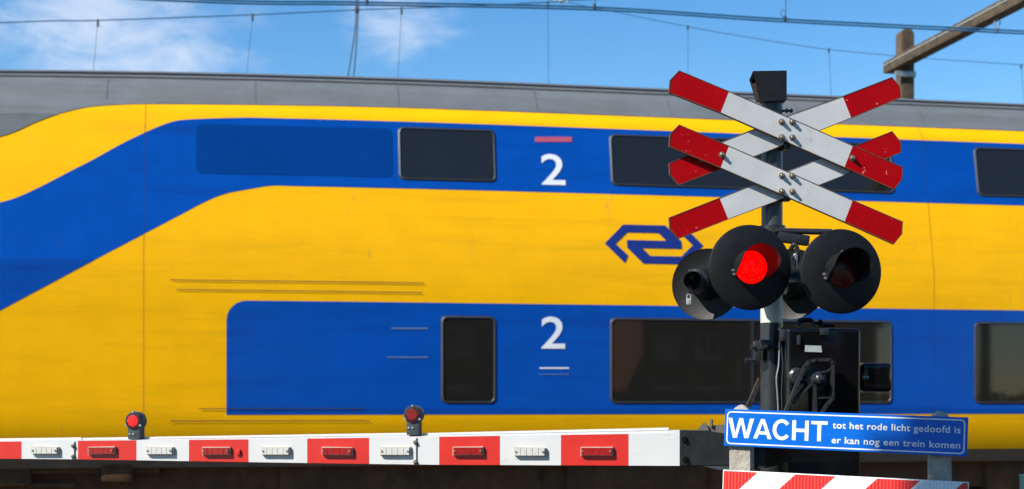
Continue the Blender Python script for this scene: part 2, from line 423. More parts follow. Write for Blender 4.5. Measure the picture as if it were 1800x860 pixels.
# blue livery: band with the swoosh down to the nose
ZB0, ZB1 = 3.740, 4.522
up = [SZ(*q) for q in ((420, 207.5), (375, 208.5), (335, 210), (300, 215), (255, 233), (210, 255), (165, 280), (120, 303), (70, 329), (30, 347), (0, 356), (-35, 361), (-120, 362))]
lo = [SZ(*q) for q in ((-270, 690), (-180, 642), (-90, 594), (0, 546), (80, 503), (160, 460), (240, 418), (320, 376), (360, 355), (395, 341), (430, 334), (470, 331.5))]
lo[-1] = (lo[-1][0], ZB0)
sm = lambda q: [(v.x, v.y) for v in smooth_path([Vector((a_, c_, 0)) for a_, c_ in q], 4)]
up = sm([(SX(450, ZB1), ZB1), (SX(420, ZB1), ZB1-.004)]+up[2:]); lo = sm(lo[:-1]+[(SX(475, ZB0), ZB0-.002), (SX(510, ZB0), ZB0)])
poly = [(S_R-.002, ZB1)] + [(SX(520, ZB1), ZB1)] + [(s, min(z, ZB1)) for s, z in up] + [(S_L, up[-1][1]), (S_L, lo[0][1]-.1)] + lo + [(SX(560, ZB0), ZB0), (S_R-.002, ZB0)]
b = MB(); side_sheet(b, poly, .003); b.build('blue_band', M_blu, train, weld=True)
ZC0, ZC1 = 1.187, 2.442
xl = SX(398, 1.8)
cor = [(xl+.22*(1-math.cos(R(a))), ZC1-.22*(1-math.sin(R(a)))) for a in range(90, -1, -15)]
poly = [(S_R-.002, ZC1)] + [(x, z) for x, z in cor] + [(xl, ZC0), (S_R-.002, ZC0)]
b = MB(); side_sheet(b, poly, .003); b.build('blue_band', M_blu, train)
# grey sill strip under the yellow
b = MB(); side_sheet(b, [(S_L, .612), (S_R, .612), (S_R, .757), (S_L, .757)], .004); b.build('sill', M_sill, train)

def window(px0, px1, z0, z1, r=.07, divs=()):
    s0, s1 = SX(px0, (z0+z1)/2), SX(px1, (z0+z1)/2)
    n0 = nrm((z0+z1)/2)
    def q(p, off): return TR(p[0], inset(p[1]), p[1]-DZ(*p))+n0*off
    fr = MB(); o = rrect(s0, z0, s1, z1, r); i = rrect(s0+.032, z0+.032, s1-.032, z1-.032, r-.02); m = rrect(s0+.014, z0+.014, s1-.014, z1-.014, r-.01); m2 = rrect(s0+.022, z0+.022, s1-.022, z1-.022, r-.014)
    fr.ring([q(p, .003) for p in o], [q(p, .016) for p in m], 0)
    fr.ring([q(p, .016) for p in m], [q(p, .017) for p in m2], 1)
    fr.ring([q(p, .017) for p in m2], [q(p, .005) for p in i], 0)
    for dv in divs:
        sd = SX(dv, (z0+z1)/2)
        fr.quad([q((sd-.02, z0+.03), .013), q((sd+.02, z0+.03), .013), q((sd+.02, z1-.03), .013), q((sd-.02, z1-.03), .013)], 0)
    f = fr.build('window', [M_gask, M_alu], train)
    gl = MB(); gl.bm.faces.new([gl.bm.verts.new(q(p, .007)) for p in i]); gl.build('pane', M_glass, f)
    return f
ZU0, ZU1, ZL0, ZL1 = 3.835, 4.462, 1.305, 2.30
M_dum = mat('sky_toned_dummy_panel', (.001, .040, .215), .12, var=.08, scale=2, spec=.3)  # opaque dummy panel; sky reflected in window glass is put into its blue
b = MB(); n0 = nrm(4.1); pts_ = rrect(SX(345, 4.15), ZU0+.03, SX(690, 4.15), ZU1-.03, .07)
side_sheet(b, pts_, .006); b.build('sky_toned_dummy_panel', M_dum, train)
window(700, 872, ZU0, ZU1)
window(1072, 1568, ZU0, ZU1, divs=(1322,))
window(1712, 2220, ZU0, ZU1, divs=(1960,)); window(2400, 2900, ZU0, ZU1, divs=(2650,)); window(3080, 3600, ZU0, ZU1)
window(775, 872, ZL0, ZL1)
window(1072, 1568, ZL0, ZL1, divs=(1322,))
window(1712, 2220, ZL0, ZL1, divs=(1960,)); window(2400, 2900, ZL0, ZL1, divs=(2650,)); window(3080, 3600, ZL0, ZL1)

def on_side_text(body, pxc, py0, py1, width_px, m, name, bold=.0):
    t = text_bm(body, bold)
    xs = [v.co.x for v in t.verts]; ys = [v.co.y for v in t.verts]
    s0, za = SZ(pxc-width_px/2, py1); s1, zb = SZ(pxc+width_px/2, py0)
    mb = MB()
    for v in t.verts:
        s = s0+(v.co.x-min(xs))/(max(xs)-min(xs))*(s1-s0); z = za+(v.co.y-min(ys))/(max(ys)-min(ys))*(zb-za)
        v.co = S(s, z, .009)
    mb.merge(t, 0); return mb.build(name, m, train, recalc=False)
on_side_text('2', 972, 272, 325, 40, M_tw, 'class_number', .01)
on_side_text('2', 972, 557, 613, 42, M_tw, 'class_number', .01)
def strip(px0, py0, px1, py1, m, name, off=.008):
    b = MB(); a = [SZ(px0, py0), SZ(px1, py0), SZ(px1, py1), SZ(px0, py1)]
    side_sheet(b, a, off); return b.build(name, m, train)
M_pink = mat('sticker_red', (.45, .08, .14), .4)
strip(940, 241, 1005, 250, M_pink, 'sticker')
M_pale = mat('sticker_pale', (.09, .16, .36), .4)
strip(688, 576, 752, 579, M_pale, 'sticker'); strip(680, 627, 752, 629.5, M_pale, 'sticker')
strip(948, 646, 1000, 648.5, M_tw, 'sticker'); strip(948, 657.5, 1000, 659, M_pale, 'sticker')
for y, x0, x1, c in ((495, 300, 745, .004), (512, 310, 742, .003), (718.5, 350, 640, .004), (740, 300, 650, .003)):
    s0, z = SZ(x0, y); s1, z2 = SZ(x1, y); z = (z+z2)/2
    b = MB(); side_sheet(b, [(s0, z-.0045), (s1, z-.0045), (s1, z+.0045), (s0, z+.0045)], .010); b.build('drip_rail', M_seam, train)
# panel seams in the steel skin
for k, px in enumerate((252, 1640)):
    s = SX(px, 2.9); b = MB(); side_sheet(b, [(s-.0018, .78), (s+.0018, .78), (s+.0018, 4.68), (s-.0018, 4.68)], .0045); b.build('panel_seam', M_seam, train)

# double-arrow operator's mark on the yellow
def logo():
    s0, z0 = SZ(1150, 430); n0 = nrm(z0); sc = .455
    mb = MB(); T = .10
    def pt(x, y): return TR(s0+x*sc, inset(z0+y*sc), z0+y*sc-DZ(s0, z0))+n0*.006
    def bar(p, q):
        p, q = Vector(p), Vector(q); d = (q-p).normalized(); nn = Vector((-d.y, d.x))*T/1.0
        mb.quad([pt(*(p+nn)), pt(*(q+nn)), pt(*(q-nn)), pt(*(p-nn))])
    def poly(ps): mb.quad([pt(*p) for p in ps])
    for sg in (1, -1):
        f = lambda ps: poly([(x*sg, y*sg) for x, y in ps])
        f([(-.80, .50), (.32, .50), (.12, .30), (-.70, .30)])          # outer bar
        f([(.32, .50), (.82, .0), (.72, -.10), (.52, .10), (.12, .30)][:4] if False else [(.32, .50), (.72, .10), (.32, .10), (.12, .30)])  # diagonal to the middle bar
        f([(-.80, .50), (-.70, .30), (-1.02, .0), (-1.30, .0)])        # arrowhead upper
        f([(-1.30, .0), (-1.02, .0), (-.70, -.30), (-.80, -.50)])      # arrowhead lower
    poly([(-.72, .10), (.72, .10), (.72, -.10), (-.72, -.10)])
    mb.build('operator_logo', M_tn, train, weld=False)
logo()

# underframe and bogies
b = MB(); rot = Matrix.Rotation(A, 3, 'Z')
b.box(TR((S_L+S_R)/2, 1.4, .47), (S_R-S_L-.6, 2.1, .36), rot)
for s0, s1, i in ((-2.6, .4, .20), (.7, 2.4, .17), (2.7, 5.6, .21), (6.0, 9.0, .18)):
    b.box(TR((s0+s1)/2, i+.3, .45), (s1-s0, .4, .40), rot, bevel=.03)
b.build('underframe', M_under, train)
def bogie(sc_):
    t = MB(); t.box(TR(sc_, .30, .62), (3.4, .12, .16), rot, bevel=.03); t.box(TR(sc_, .27, .55), (.7, .16, .26), rot, bevel=.04)
    for d in (-1.25, 1.25): t.box(TR(sc_+d, .25, .60), (.34, .2, .3), rot, bevel=.05)
    t.box(TR(sc_, .30, .42), (1.6, .06, .05), rot)
    o = t.build('bogie', M_under, train)
    for d in (-1.25, 1.25):
        q = MB(); q.lathe(TR(sc_+d, .58, RAIL+.42), NI, [(0, .02), (0, .12), (.03, .34), (.0, .36), (0, .42), (.09, .42), (.11, .45), (.14, .45), (.14, .02)], 36); q.build('wheel', M_wheel, o)
bogie(-5.6); bogie(14.2)
# nose: windscreen and lamps (just out of the left of the frame)
b = MB(); b.box(TR(S_L-2.05, 1.4, 3.05), (.30, 1.7, .85), rot @ Matrix.Rotation(R(24), 3, 'Y'), bevel=.06); b.build('windscreen', M_glass, train)
for i in (.75, 2.05):
    b = MB(); b.lathe(TR(S_L-2.62, i, 1.45), -D, [(-.25, .13), (.06, .13), (.08, .10), (.05, .02)], 24); b.build('headlight', M_alu, train)
b = MB(); b.box(TR(S_L-2.75, 1.4, 1.0), (.9, .35, .35), rot, bevel=.05); b.build('coupler', M_under, train)

# ------------------------------------------------------------------ overhead line
def wire_pts(px_py, Yf):
    return [P(x, y, Yf(x)) for x, y in px_py]
def depth_at(off):                      # depth of a line parallel to the track, off metres behind the train's side
    def f(px):
        k = (px-900)/F; t = D.y/D.x; o = Vector((0, Y0, 0))+NI*off
        return (o.y-o.x*t)/(1-k*t)
    return f
ya = depth_at(1.35)
cat_a = thing('contact_line', 'pair of thick contact wires crossing the sky close above the train roof', 'overhead wire', P(1380, 37, ya(1380)))
for dy in (-2.2, 2.4):
    pts = wire_pts([(-700, -55+dy), (300, -1+dy), (630, 6+dy), (1045, 15+dy), (1380, 36+dy), (1800, 57+dy), (2500, 92+dy)], ya)
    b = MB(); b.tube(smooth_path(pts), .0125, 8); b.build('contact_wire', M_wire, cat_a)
for px, py in ((645, 4), (1045, 14), (1380, 35)):
    Y = ya(px); b = MB(); p = P(px, py, Y)
    b.tube([p+Vector((0, 0, 1.15)), p+Vector((.01, 0, .12)), p], .005, 6)
    b.build('dropper', M_wired, cat_a)
    b = MB(); b.box(p+Vector((0, 0, .015)), (.035, .03, .075), bevel=.008)
    if px == 1380: b.tube(smooth_path([p, p+Vector((-.05, 0, .07)), p+Vector((-.045, 0, .13)), p+Vector((0, 0, .10))]), .004, 6)
    b.build('clamp', M_wired, cat_a)
yb = depth_at(5.4)
ZCW = 5.55
cat_b = thing('catenary_line', 'sagging messenger wire with thin droppers rising to the right over the train', 'overhead wire', P(0, 40, yb(0)))
pb = wire_pts([(-900, 78), (0, 40), (172, 36), (444, 26), (627, 17.5), (706, 15), (800, 11.5), (963, 4), (1040, -1), (1500, -22)], yb)
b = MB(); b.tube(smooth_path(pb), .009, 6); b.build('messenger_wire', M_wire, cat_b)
def cw(off, s0, s1, parent):
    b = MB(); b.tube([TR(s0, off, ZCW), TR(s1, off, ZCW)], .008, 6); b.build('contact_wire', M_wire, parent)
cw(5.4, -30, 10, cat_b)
for px, py, bx in ((172, 37, 163), (444, 27, 434), (706, 16, 700.5), (963, 5, 964)):
    p = P(px, py, yb(px)); b = MB(); e = P(bx, 300, yb(bx)); e.z = ZCW
    q = p+(P(bx, py+100, yb(bx))-p)*((p.z-ZCW)/((100)/F*yb(px)))
    b.tube([p, q], .0038, 6); b.build('dropper', M_wired, cat_b)
    b = MB(); b.box(p-Vector((0, 0, .03)), (.03, .03, .11), bevel=.008); b.build('clamp', M_wired, cat_b)
for dx0, dx1, top in ((626, 612.5, -4), (629.5, 622, -4)):
    pts = [P(dx0-.5, -60, yb(dx0)), P(dx0, 17, yb(dx0)), P(dx0-1.5, 50, yb(dx0)), P((dx0*.45+dx1*.55), 92, yb(dx0)), P(dx1, 130, yb(dx0)), P(dx1-8, 185, yb(dx0))]
    b = MB(); b.tube(smooth_path(pts), .0105, 6); b.build('jumper_cable', M_wired, cat_b)
b = MB(); b.box(P(627.5, 18, yb(627)), (.06, .04, .08), bevel=.01); b.build('clamp', M_wired, cat_b)
cat_c = thing('catenary_line', 'faint thin messenger wire with droppers falling away to the right past the wooden pole', 'overhead wire', P(1800, 115, yb(1800)), group=None)
yc = depth_at(6.0)
pc = wire_pts([(800, -28), (985, 2), (1100, 25), (1209, 47), (1330, 68), (1457, 87), (1620, 102), (1795, 114), (2100, 134), (2500, 150)], yc)
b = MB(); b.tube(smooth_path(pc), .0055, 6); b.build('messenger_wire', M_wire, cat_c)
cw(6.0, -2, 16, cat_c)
for px, py, bx in ((1209, 47, 1209.5), (1457, 87, 1462), (1795, 115, 1803)):
    p = P(px, py, yc(px)); b = MB()
    q = p+(P(bx, py+100, yc(bx))-p)*((p.z-ZCW)/((100)/F*yc(px)))
    b.tube([p, q], .0038, 6); b.build('dropper', M_wired, cat_c)
    b = MB(); b.box(p-Vector((0, 0, .02)), (.025, .025, .08), bevel=.008); b.build('clamp', M_wired, cat_c)
b = MB(); b.lathe(P(985, 2, yc(985)), (1, 0, -.15), [(-.12, .012), (-.1, .03), (-.06, .03), (-.05, .012), (-.02, .012), (-.01, .03), (.04, .03), (.05, .012), (.12, .012)], 12); b.build('insulator', M_ins, cat_c)

# wooden gantry over the tracks
YP = 22.4
gp = P(1591, 105, YP); gx = gp.x
gan = thing('wooden_gantry', 'weathered wooden pole with a long crossbeam reaching over the tracks', 'gantry', (gx, YP, 0))
bd = Vector((math.sin(A)*1.0, -math.cos(A), 0)).normalized()       # over the tracks, towards the camera
rz = Matrix.Rotation(A, 3, 'Z')
def pole_at(c, ztop, name):
    b = MB(); wd = .21
    pts = []
    for a_, z_ in ((-wd/2, 0), (wd/2, 0), (wd/2, ztop-.06), (wd*.28, ztop), (-wd*.28, ztop), (-wd/2, ztop-.06)):
        pts.append(Vector(c)+rz @ Vector((a_, -.11, 0))+Vector((0, 0, z_)))
    b.prism(pts, rz @ Vector((0, .22, 0)), bevel=.012); return b.build(name, M_wood, gan)
ztop = ZC+(HZ-54)/F*YP
pole_at((gx, YP, 0), ztop, 'pole')
zb = ZC+(HZ-112)/F*YP
b = MB(); p0 = Vector((gx, YP, zb))+rz @ Vector((-.115, 0, 0))
L0, L1 = -.34, 14.0
c = p0+bd*(L0+L1)/2
b.box(c+Vector((0, 0, .0)), (.19, L1-L0, .18), rz, bevel=.012)
b.build('crossbeam', M_wood, gan)
b = MB(); b.box(Vector((gx, YP, zb-.20))+rz @ Vector((-.06, -.13, 0)), (.34, .05, .09), rz, bevel=.006); b.build('bracket', M_steel, gan)
b = MB(); b.tube([p0+bd*L0+rz @ Vector((-.100, 0, .035)), p0+bd*L1+rz @ Vector((-.100, 0, .035))], .006, 6); b.build('earth_wire', M_ins, gan)
e = p0+bd*13.6+rz @ Vector((.115, 0, 0)); pole_at((e.x, e.y, 0), ztop, 'pole')
hp = p0+bd*3.0
b = MB(); b.tube(smooth_path([hp+Vector((0, 0, -.08)), hp+Vector((-.04, 0, -.15)), hp+Vector((.0, 0, -.24)), hp+Vector((.04, 0, -.15)), hp+Vector((.01, 0, -.08))]), .009, 6); b.box(hp+Vector((0, 0, -.26)), (.05, .05, .08), bevel=.01); b.build('hanger', M_steel, gan)

# ------------------------------------------------------------------ crossing signal mast
YM = 7.25; XM = (1357-900)/F*YM
TRN = R(7)                                   # boards and lamps look a little to the right of the camera
nf = Vector((math.sin(TRN), -math.cos(TRN), 0)); rgt = Vector((math.cos(TRN), math.sin(TRN), 0)); UP = Vector((0, 0, 1))
mast = thing('crossing_signal', 'dark pole with double red and white crossbuck and round black flashing lights', 'crossing signal', (XM, YM, 0))
def zpx(py, Y=YM): return ZC+(HZ-py)/F*Y
b = MB(); b.tube([(XM, YM, zpx(541)), (XM, YM, zpx(176))], .0535, 28); b.build('upper_pole', M_pole, mast)
b = MB(); b.tube([(XM-.002, YM, zpx(568)), (XM-.002, YM, zpx(525))], .0565, 28); b.build('white_pole_band', M_polew, mast)
b = MB(); b.tube([(XM-.002, YM, 0), (XM-.002, YM, zpx(568))], .0575, 28); b.box((XM, YM, .02), (.34, .34, .04), bevel=.006)
b.build('lower_pole', M_poleb, mast)
# bell housing on top: a tapered hood, open to the left
def hood_top():
    b = MB()
    fr = [(1323.5, 125), (1383, 124), (1383, 176), (1335.5, 179)]
    Yf = 7.17
    f4 = [P(x, y, Yf) for x, y in fr]
    th = .006
    # front, right, top and back plates; the left end is open with a turned-in lip
    back = [p+Vector((-.005, .17, 0)) for p in f4]
    back[0] = P(1317, 141, 7.33); back[3] = P(1329, 180, 7.33)
    b.quad(f4); b.quad(back[::-1]); b.quad([f4[1], back[1], back[2], f4[2]]); b.quad([f4[0], back[0], back[1], f4[1]]); b.quad([f4[3], f4[2], back[2], back[3]])
    cen = sum(f4+back, Vector())/8
    def inn(p): return p+(cen-p).normalized()*.012+Vector((.002, 0, 0))
    fi = [inn(p) for p in f4]; bi = [inn(p) for p in back]
    b.quad(fi[::-1]); b.quad(bi); b.quad([fi[1], fi[2], bi[2], bi[1]]); b.quad([fi[0], fi[1], bi[1], bi[0]]); b.quad([fi[3], bi[3], bi[2], fi[2]])
    b.quad([f4[0], f4[3], fi[3], fi[0]]); b.quad([back[0], bi[0], bi[3], back[3]]); b.quad([f4[0], fi[0], bi[0], back[0]]); b.quad([f4[3], back[3], bi[3], fi[3]])
    # lower lip closing half of the open end
    b.quad([f4[3]+Vector((.004, .0, 0)), f4[0].lerp(f4[3], .35)+Vector((.004, 0, 0)), back[0].lerp(back[3], .22)+Vector((.002, 0, 0)), back[3]+Vector((.002, 0, 0))])
    o = b.build('lamp_hood', M_matt, mast, recalc=False)
    t = MB(); t.tube([P(1356, 181, YM), P(1356, 172, YM)], .06, 24); t.tube([P(1374, 195, YM-.02), P(1391, 195, YM-.02)], .006, 8); t.lathe(P(1389, 195, YM-.02), (1, 0, 0), [(0, 0), (0, .011), (.012, .011), (.012, 0)], 10)
    t.lathe(P(1381, 195, YM-.02), (1, 0, 0), [(0, 0), (0, .012), (.01, .012), (.01, 0)], 6)
    t.build('hood_collar', M_pole, mast)
hood_top()

# crossbuck boards
def board(name, outline, cuts, Yc, m_order):
    """outline in photo pixels (clockwise), cuts: two pixel segments across it; made as three butted plates in one mesh"""
    th = -nf*.016
    pts = [Vector((x, y)) for x, y in outline]
    def clip(poly, a, bb, keep):
        res = []; d = Vector((bb[0]-a[0], bb[1]-a[1]))
        sd = lambda p: (d.x*(p.y-a[1])-d.y*(p.x-a[0]))*keep
        for i in range(len(poly)):
            p, q = poly[i], poly[(i+1) % len(poly)]; sp, sq = sd(p), sd(q)
            if sp >= 0: res.append(p)
            if sp*sq < 0: res.append(p+(q-p)*(sp/(sp-sq)))
        return res
    (a0, a1), (c0, c1) = cuts
    left = clip(pts, a0, a1, 1); mid = clip(clip(pts, a0, a1, -1), c0, c1, 1); right = clip(pts, c0, c1, -1)
    b = MB()
    f3 = lambda p: PP(p.x, p.y, XM, Yc, TRN)
    for poly, mi in ((left, 1), (mid, 0), (right, 1)):
        if len(poly) < 3: continue
        b.bm.faces.new([b.bm.verts.new(f3(p)) for p in poly]).material_index = mi
    # rim: returned edges, rusty
    o = [f3(p) for p in pts]; n_ = len(o)
    cc = sum(o, Vector())/n_
    for i in range(n_):
        p, q = o[i], o[(i+1) % n_]
        b.quad([p, q, q+th, p+th], 2)
        # thin worn line along the pressed edge
        ed = (q-p).normalized(); inw = ed.cross(nf); inw = inw if inw.dot(cc-(p+q)/2) > 0 else -inw
        b.quad([p+nf*.0015, q+nf*.0015, q+inw*.0035+nf*.0015, p+inw*.0035+nf*.0015], 2)
    b.bm.faces.new([b.bm.verts.new(p+th) for p in o]).material_index = 2
    return b.build(name, [M_bw, M_br, M_rust], mast, weld=False, recalc=False)
z2 = lambda x, y: (1140+x/2.606, 100+y/2.606)
Yfr, Ybk = YM-.105, YM-.078
# cuts listed so that "left" lies on the positive side
def brd(o, ca, cb, Yc): 
    o = [z2(*q) for q in o]; ca = [z2(*q) for q in ca]; cb = [z2(*q) for q in cb]
    cen_l = Vector(o[0])
    # orient cut a: first outline point (left end) on the positive side; cut b: also left on the positive side
    def orient(c):
        d = Vector((c[1][0]-c[0][0], c[1][1]-c[0][1])); s = d.x*(cen_l.y-c[0][1])-d.y*(cen_l.x-c[0][0])
        return c if s > 0 else (c[1], c[0])
    return board('crossbuck_board', o, (orient(ca), orient(cb)), Yc, None)
brd([(98, 106), (140, 62), (370, 158), (935, 405), (1165, 505), (1162, 562), (1124, 609), (897, 508), (330, 258), (94, 165)], ((370, 156), (329, 260)), ((937, 404), (896, 510)), Yfr)
brd([(98, 354), (140, 310), (370, 408), (935, 656), (1165, 755), (1162, 812), (1124, 859), (897, 758), (330, 510), (94, 412)], ((370, 406), (329, 512)), ((937, 654), (896, 760)), Yfr)
brd([(94, 486), (168, 455), (640, 268), (888, 180), (1116, 92), (1152, 138), (1158, 186), (928, 282), (500, 452), (312, 522), (138, 588), (97, 540)], ((300, 408), (345, 512)), ((888, 178), (930, 284)), Ybk)
brd([(94, 736), (326, 645), (470, 588), (770, 470), (950, 405), (1116, 340), (1156, 390), (1158, 438), (1090, 467), (790, 586), (366, 745), (136, 835), (97, 790)], ((324, 643), (367, 748)), ((880, 430), (925, 534)), Ybk)
b = MB(); 
for y in (252, 342): b.box(P(1356, y, YM-.052)+Vector((.0, 0, 0)), (.15, .03, .05), Matrix.Rotation(TRN, 3, 'Z'), bevel=.004)
b.box(P(1382, 258, YM-.05), (.035, .05, .035), bevel=.003); b.box(P(1382, 348, YM-.05), (.035, .05, .035), bevel=.003)
build_each(b, 'board_clamp', M_iron, mast)
for x, y in ((609, 298), (657, 299), (610, 369), (658, 370), (610, 545), (657, 546), (610, 617), (658, 618), (335, 449), (933, 464)):
    px, py = z2(x, y); p = PP(px, py, XM, Yfr, TRN)
    b = MB(); b.lathe(p, nf, [(0, .0165), (.003, .0165), (.003, .011), (.014, .011), (.016, .008), (.022, .008), (.022, 0)], 8); b.build('bolt', M_bolt, mast)

# round lamps
def lamp(cx, cy, Yc, rad, tilt, lens_mat, back=False, label=None):
    nrmv = Vector((math.sin(tilt), -math.cos(tilt), 0)); c = P(cx, cy, Yc)
    if back: nrmv = -nrmv                                  # faces the other way; we see its rear
    d = MB(); d.lathe(c, nrmv, [(-.004, 0), (-.004, .09), (-.014, rad-.012), (-.020, rad), (-.012, rad+.001), (-.006, rad-.010), (.004, .09), (.004, 0)], 56)
    # lamp can behind the target board
    d.lathe(c, -nrmv, [(.004, .085), (.03, .085), (.10, .075), (.125, .05), (.13, 0)], 28)
    o = d.build('signal_lamp', M_matt, mast)
    if label: o['label'] = label
    l = MB(); l.lathe(c, nrmv, [(.004, .081), (.012, .078), (.020, .073), (.030, .052), (.036, .028), (.038, 0)], 36); l.build('lens', lens_mat, o)
    h = MB()
    def lf(th): 
        x = abs(th)                     # angle from straight up
        return 1.0 if x < R(82) else max(.12, 1-.88*((x-R(82))/R(40))**1.1)
    R0, R1 = .089, .103
    h.lathe(c, nrmv, [(.004, R0), (.05, R0+.003), (.11, R0+.007), (.165, R1)], 44, a0=-R(122), a1=R(122), up=UP, lenfun=lf)
    h.lathe(c, nrmv, [(.165, R1), (.165, R1-.004), (.11, R0+.003), (.05, R0-.001), (.004, R0-.004)], 44, a0=-R(122), a1=R(122), up=UP, lenfun=lf)
    ho = h.build('hood', M_matt, o, recalc=False)
    s = MB(); sd = UP.cross(nrmv)
    for th in (0, R(100), -R(100), R(112), -R(112)):
        e = UP*math.cos(th)+sd*math.sin(th); s.lathe(c+e*(R0+.006)+nrmv*.004, nrmv, [(0, .007), (.012, .007), (.012, 0)], 8)
    build_each(s, 'screw', M_steel, o)
    return o, c, nrmv
rt = R(9)
lamp(1320, 470, 6.99, .2095, rt, M_lens, label='lit red lamp on the nearer arm')
lamp(1480, 477, 6.97, .2075, rt, M_lensoff, label='dark unlit lamp')
# rear pair, facing the other approach
o, c, nv = lamp(1243, 500, 7.62, .190, R(-24), M_lensoff, True)
t = MB(); t.lathe(c, -nv, [(.10, .055), (.17, .055), (.18, .065), (.21, .065), (.22, .05), (.27, .048)], 24)
t.box(c-nv*.15+Vector((-.04, 0, .04)), (.03, .05, .06), bevel=.006); t.box(c-nv*.14+Vector((-.055, -.01, -.04)), (.02, .02, .05), bevel=.004)
t.build('lamp_mount', M_iron, o)
t = MB(); pl = c-nv*.16+Vector((-.055, -.03, -.105)); t.box(pl, (.026, .014, .034), bevel=.005); t.tube(smooth_path([pl+Vector((-.009, 0, .015)), pl+Vector((-.009, 0, .035)), pl+Vector((.009, 0, .035)), pl+Vector((.009, 0, .015))]), .0028, 6); t.build('padlock', M_label, o)
lamp(1392, 500, 7.66, .190, R(-24), M_lensoff, True)
# arms carrying the lamps
b = MB()
b.tube([P(1362, 406, 7.14), P(1462, 408, 7.10)], .0155, 12); b.tube([P(1462, 408, 7.10), P(1480, 420, 7.09), P(1480, 470, 7.08)], .0155, 12)
b.box(P(1394, 420, 7.14), (.16, .05, .05), Matrix.Rotation(R(8), 3, 'Y'), bevel=.008)
b.box(P(1345, 470, 7.15), (.11, .10, .09), bevel=.01)
b.tube([P(1300, 500, 7.52), P(1357, 495, 7.30)], .022, 12); b.tube([P(1357, 495, 7.30), P(1400, 495, 7.55)], .022, 12)
b.lathe((XM, YM, zpx(500)), UP, [(-.05, .054), (-.05, .075), (.05, .075), (.05, .054)], 24)
b.lathe((XM, YM, zpx(408)), UP, [(-.03, .054), (-.03, .068), (.03, .068), (.03, .054)], 24)
b.tube(smooth_path([P(1390, 438, 7.1), P(1396, 430, 7.08), P(1402, 440, 7.08), P(1401, 462, 7.1)]), .012, 8)
b.build('lamp_arms', M_iron, mast)
b = MB(); b.tube(smooth_path([P(1393, 455, 7.08), P(1399, 448, 7.07), P(1398, 470, 7.08)]), .008, 8); b.build('cable_gland', M_steel, mast)
# clamp, stay and cable on the lower pole
b = MB(); b.box(P(1331, 617, 7.2), (.035, .06, .10), bevel=.006); b.box(P(1343, 606, 7.16), (.045, .05, .05), bevel=.006); b.tube([P(1313, 634, 7.19), P(1330, 633, 7.19)], .009, 8); b.lathe(P(1314, 634, 7.19), (-1, 0, 0), [(0, .014), (.012, .014), (.012, 0)], 6)
b.lathe(P(1345, 607, 7.125), (0, -1, 0), [(0, .013), (.014, .013), (.014, 0)], 6); b.lathe(P(1327, 611, 7.17), (-1, 0, 0), [(0, .012), (.02, .012), (.02, 0)], 6)
b.tube([P(1353, 607, 7.19), P(1372, 611, 7.18)], .009, 8)
b.build('pole_clamp', M_iron, mast)
b = MB(); b.prism([P(1334, 664, 7.3), P(1338, 672, 7.3), P(1321, 716, 7.3), P(1311, 716, 7.3)], (0, .03, 0)); b.build('stay', M_iron, mast)
b = MB(); b.tube(smooth_path([P(1370, 578, 7.14), P(1370, 600, 7.13), P(1369, 640, 7.13), P(1365, 665, 7.13), P(1367, 700, 7.13), P(1370, 760, 7.13)]), .0045, 8); b.build('cable', M_steel, mast)
b = MB(); b.tube(smooth_path([P(1376, 575, 7.12), P(1372, 590, 7.12), P(1376, 640, 7.12), P(1374, 690, 7.12), P(1376, 760, 7.12)]), .004, 8); b.build('cable', M_gask, mast)

# ------------------------------------------------------------------ barrier: drive cabinet, crank, boom
bar = thing('level_crossing_barrier', 'lowered red and white barrier boom with black drive cabinet on the signal pole', 'barrier', (P(1448, 700, 7.15).x, 7.15, 0))
x0, x1 = (1384-900)/F*7.02, (1513-900)/F*7.02
zt, zb_ = ZC+(HZ-577)/F*7.02, .78
b = MB(); b.box(((x0+x1)/2, 7.02+.13, (zt+zb_)/2), (x1-x0, .26, zt-zb_), bevel=.018, seg=3)
cab = b.build('drive_cabinet', M_gloss, bar)
b = MB(); b.box(P(1449, 583, 7.013)+Vector((0, 0, -.002)), (.042, .03, .035), bevel=.006); b.box(P(1404, 598, 7.015), (.018, .018, .05), bevel=.006)
b.box(P(1376, 590, 7.1), (.035, .08, .06), bevel=.008)
build_each(b, 'latch', M_iron, cab)
b = MB(); b.prism([P(1415.5, 607, 7.014), P(1443.5, 608, 7.014), P(1445, 619.5, 7.014), P(1415, 618.5, 7.014)], (0, .004, 0)); b.build('type_plate', M_label, cab)
b = MB(); b.tube(smooth_path([P(1402, 574, 7.1), P(1407, 564, 7.1), P(1416, 563, 7.1), P(1426, 564, 7.1), P(1430, 574, 7.1)]), .013, 10); b.tube([P(1428, 568, 7.1), P(1446, 568, 7.1)], .007, 8); b.lathe(P(1440, 568, 7.1), (1, 0, 0), [(0, .018), (.012, .018), (.012, 0), (0, 0)], 8); b.tube([P(1446, 572, 7.12), P(1466, 572, 7.12)], .008, 8)
b.build('cable_entry', M_gloss, cab)
hx0, hx1 = P(1511, 660, 7.1), P(1563, 660, 7.1)
b = MB(); b.box(P(1537, 664, 7.14), (.155, .11, .146), bevel=.028, seg=4); b.build('motor_cover', M_gloss, bar)
b = MB(); b.lathe(P(1516, 664, 7.075), (1, 0, 0), [(0, 0), (0, .012), (.03, .010), (.032, 0)], 12); b.build('brass_plug', M_bolt, bar)
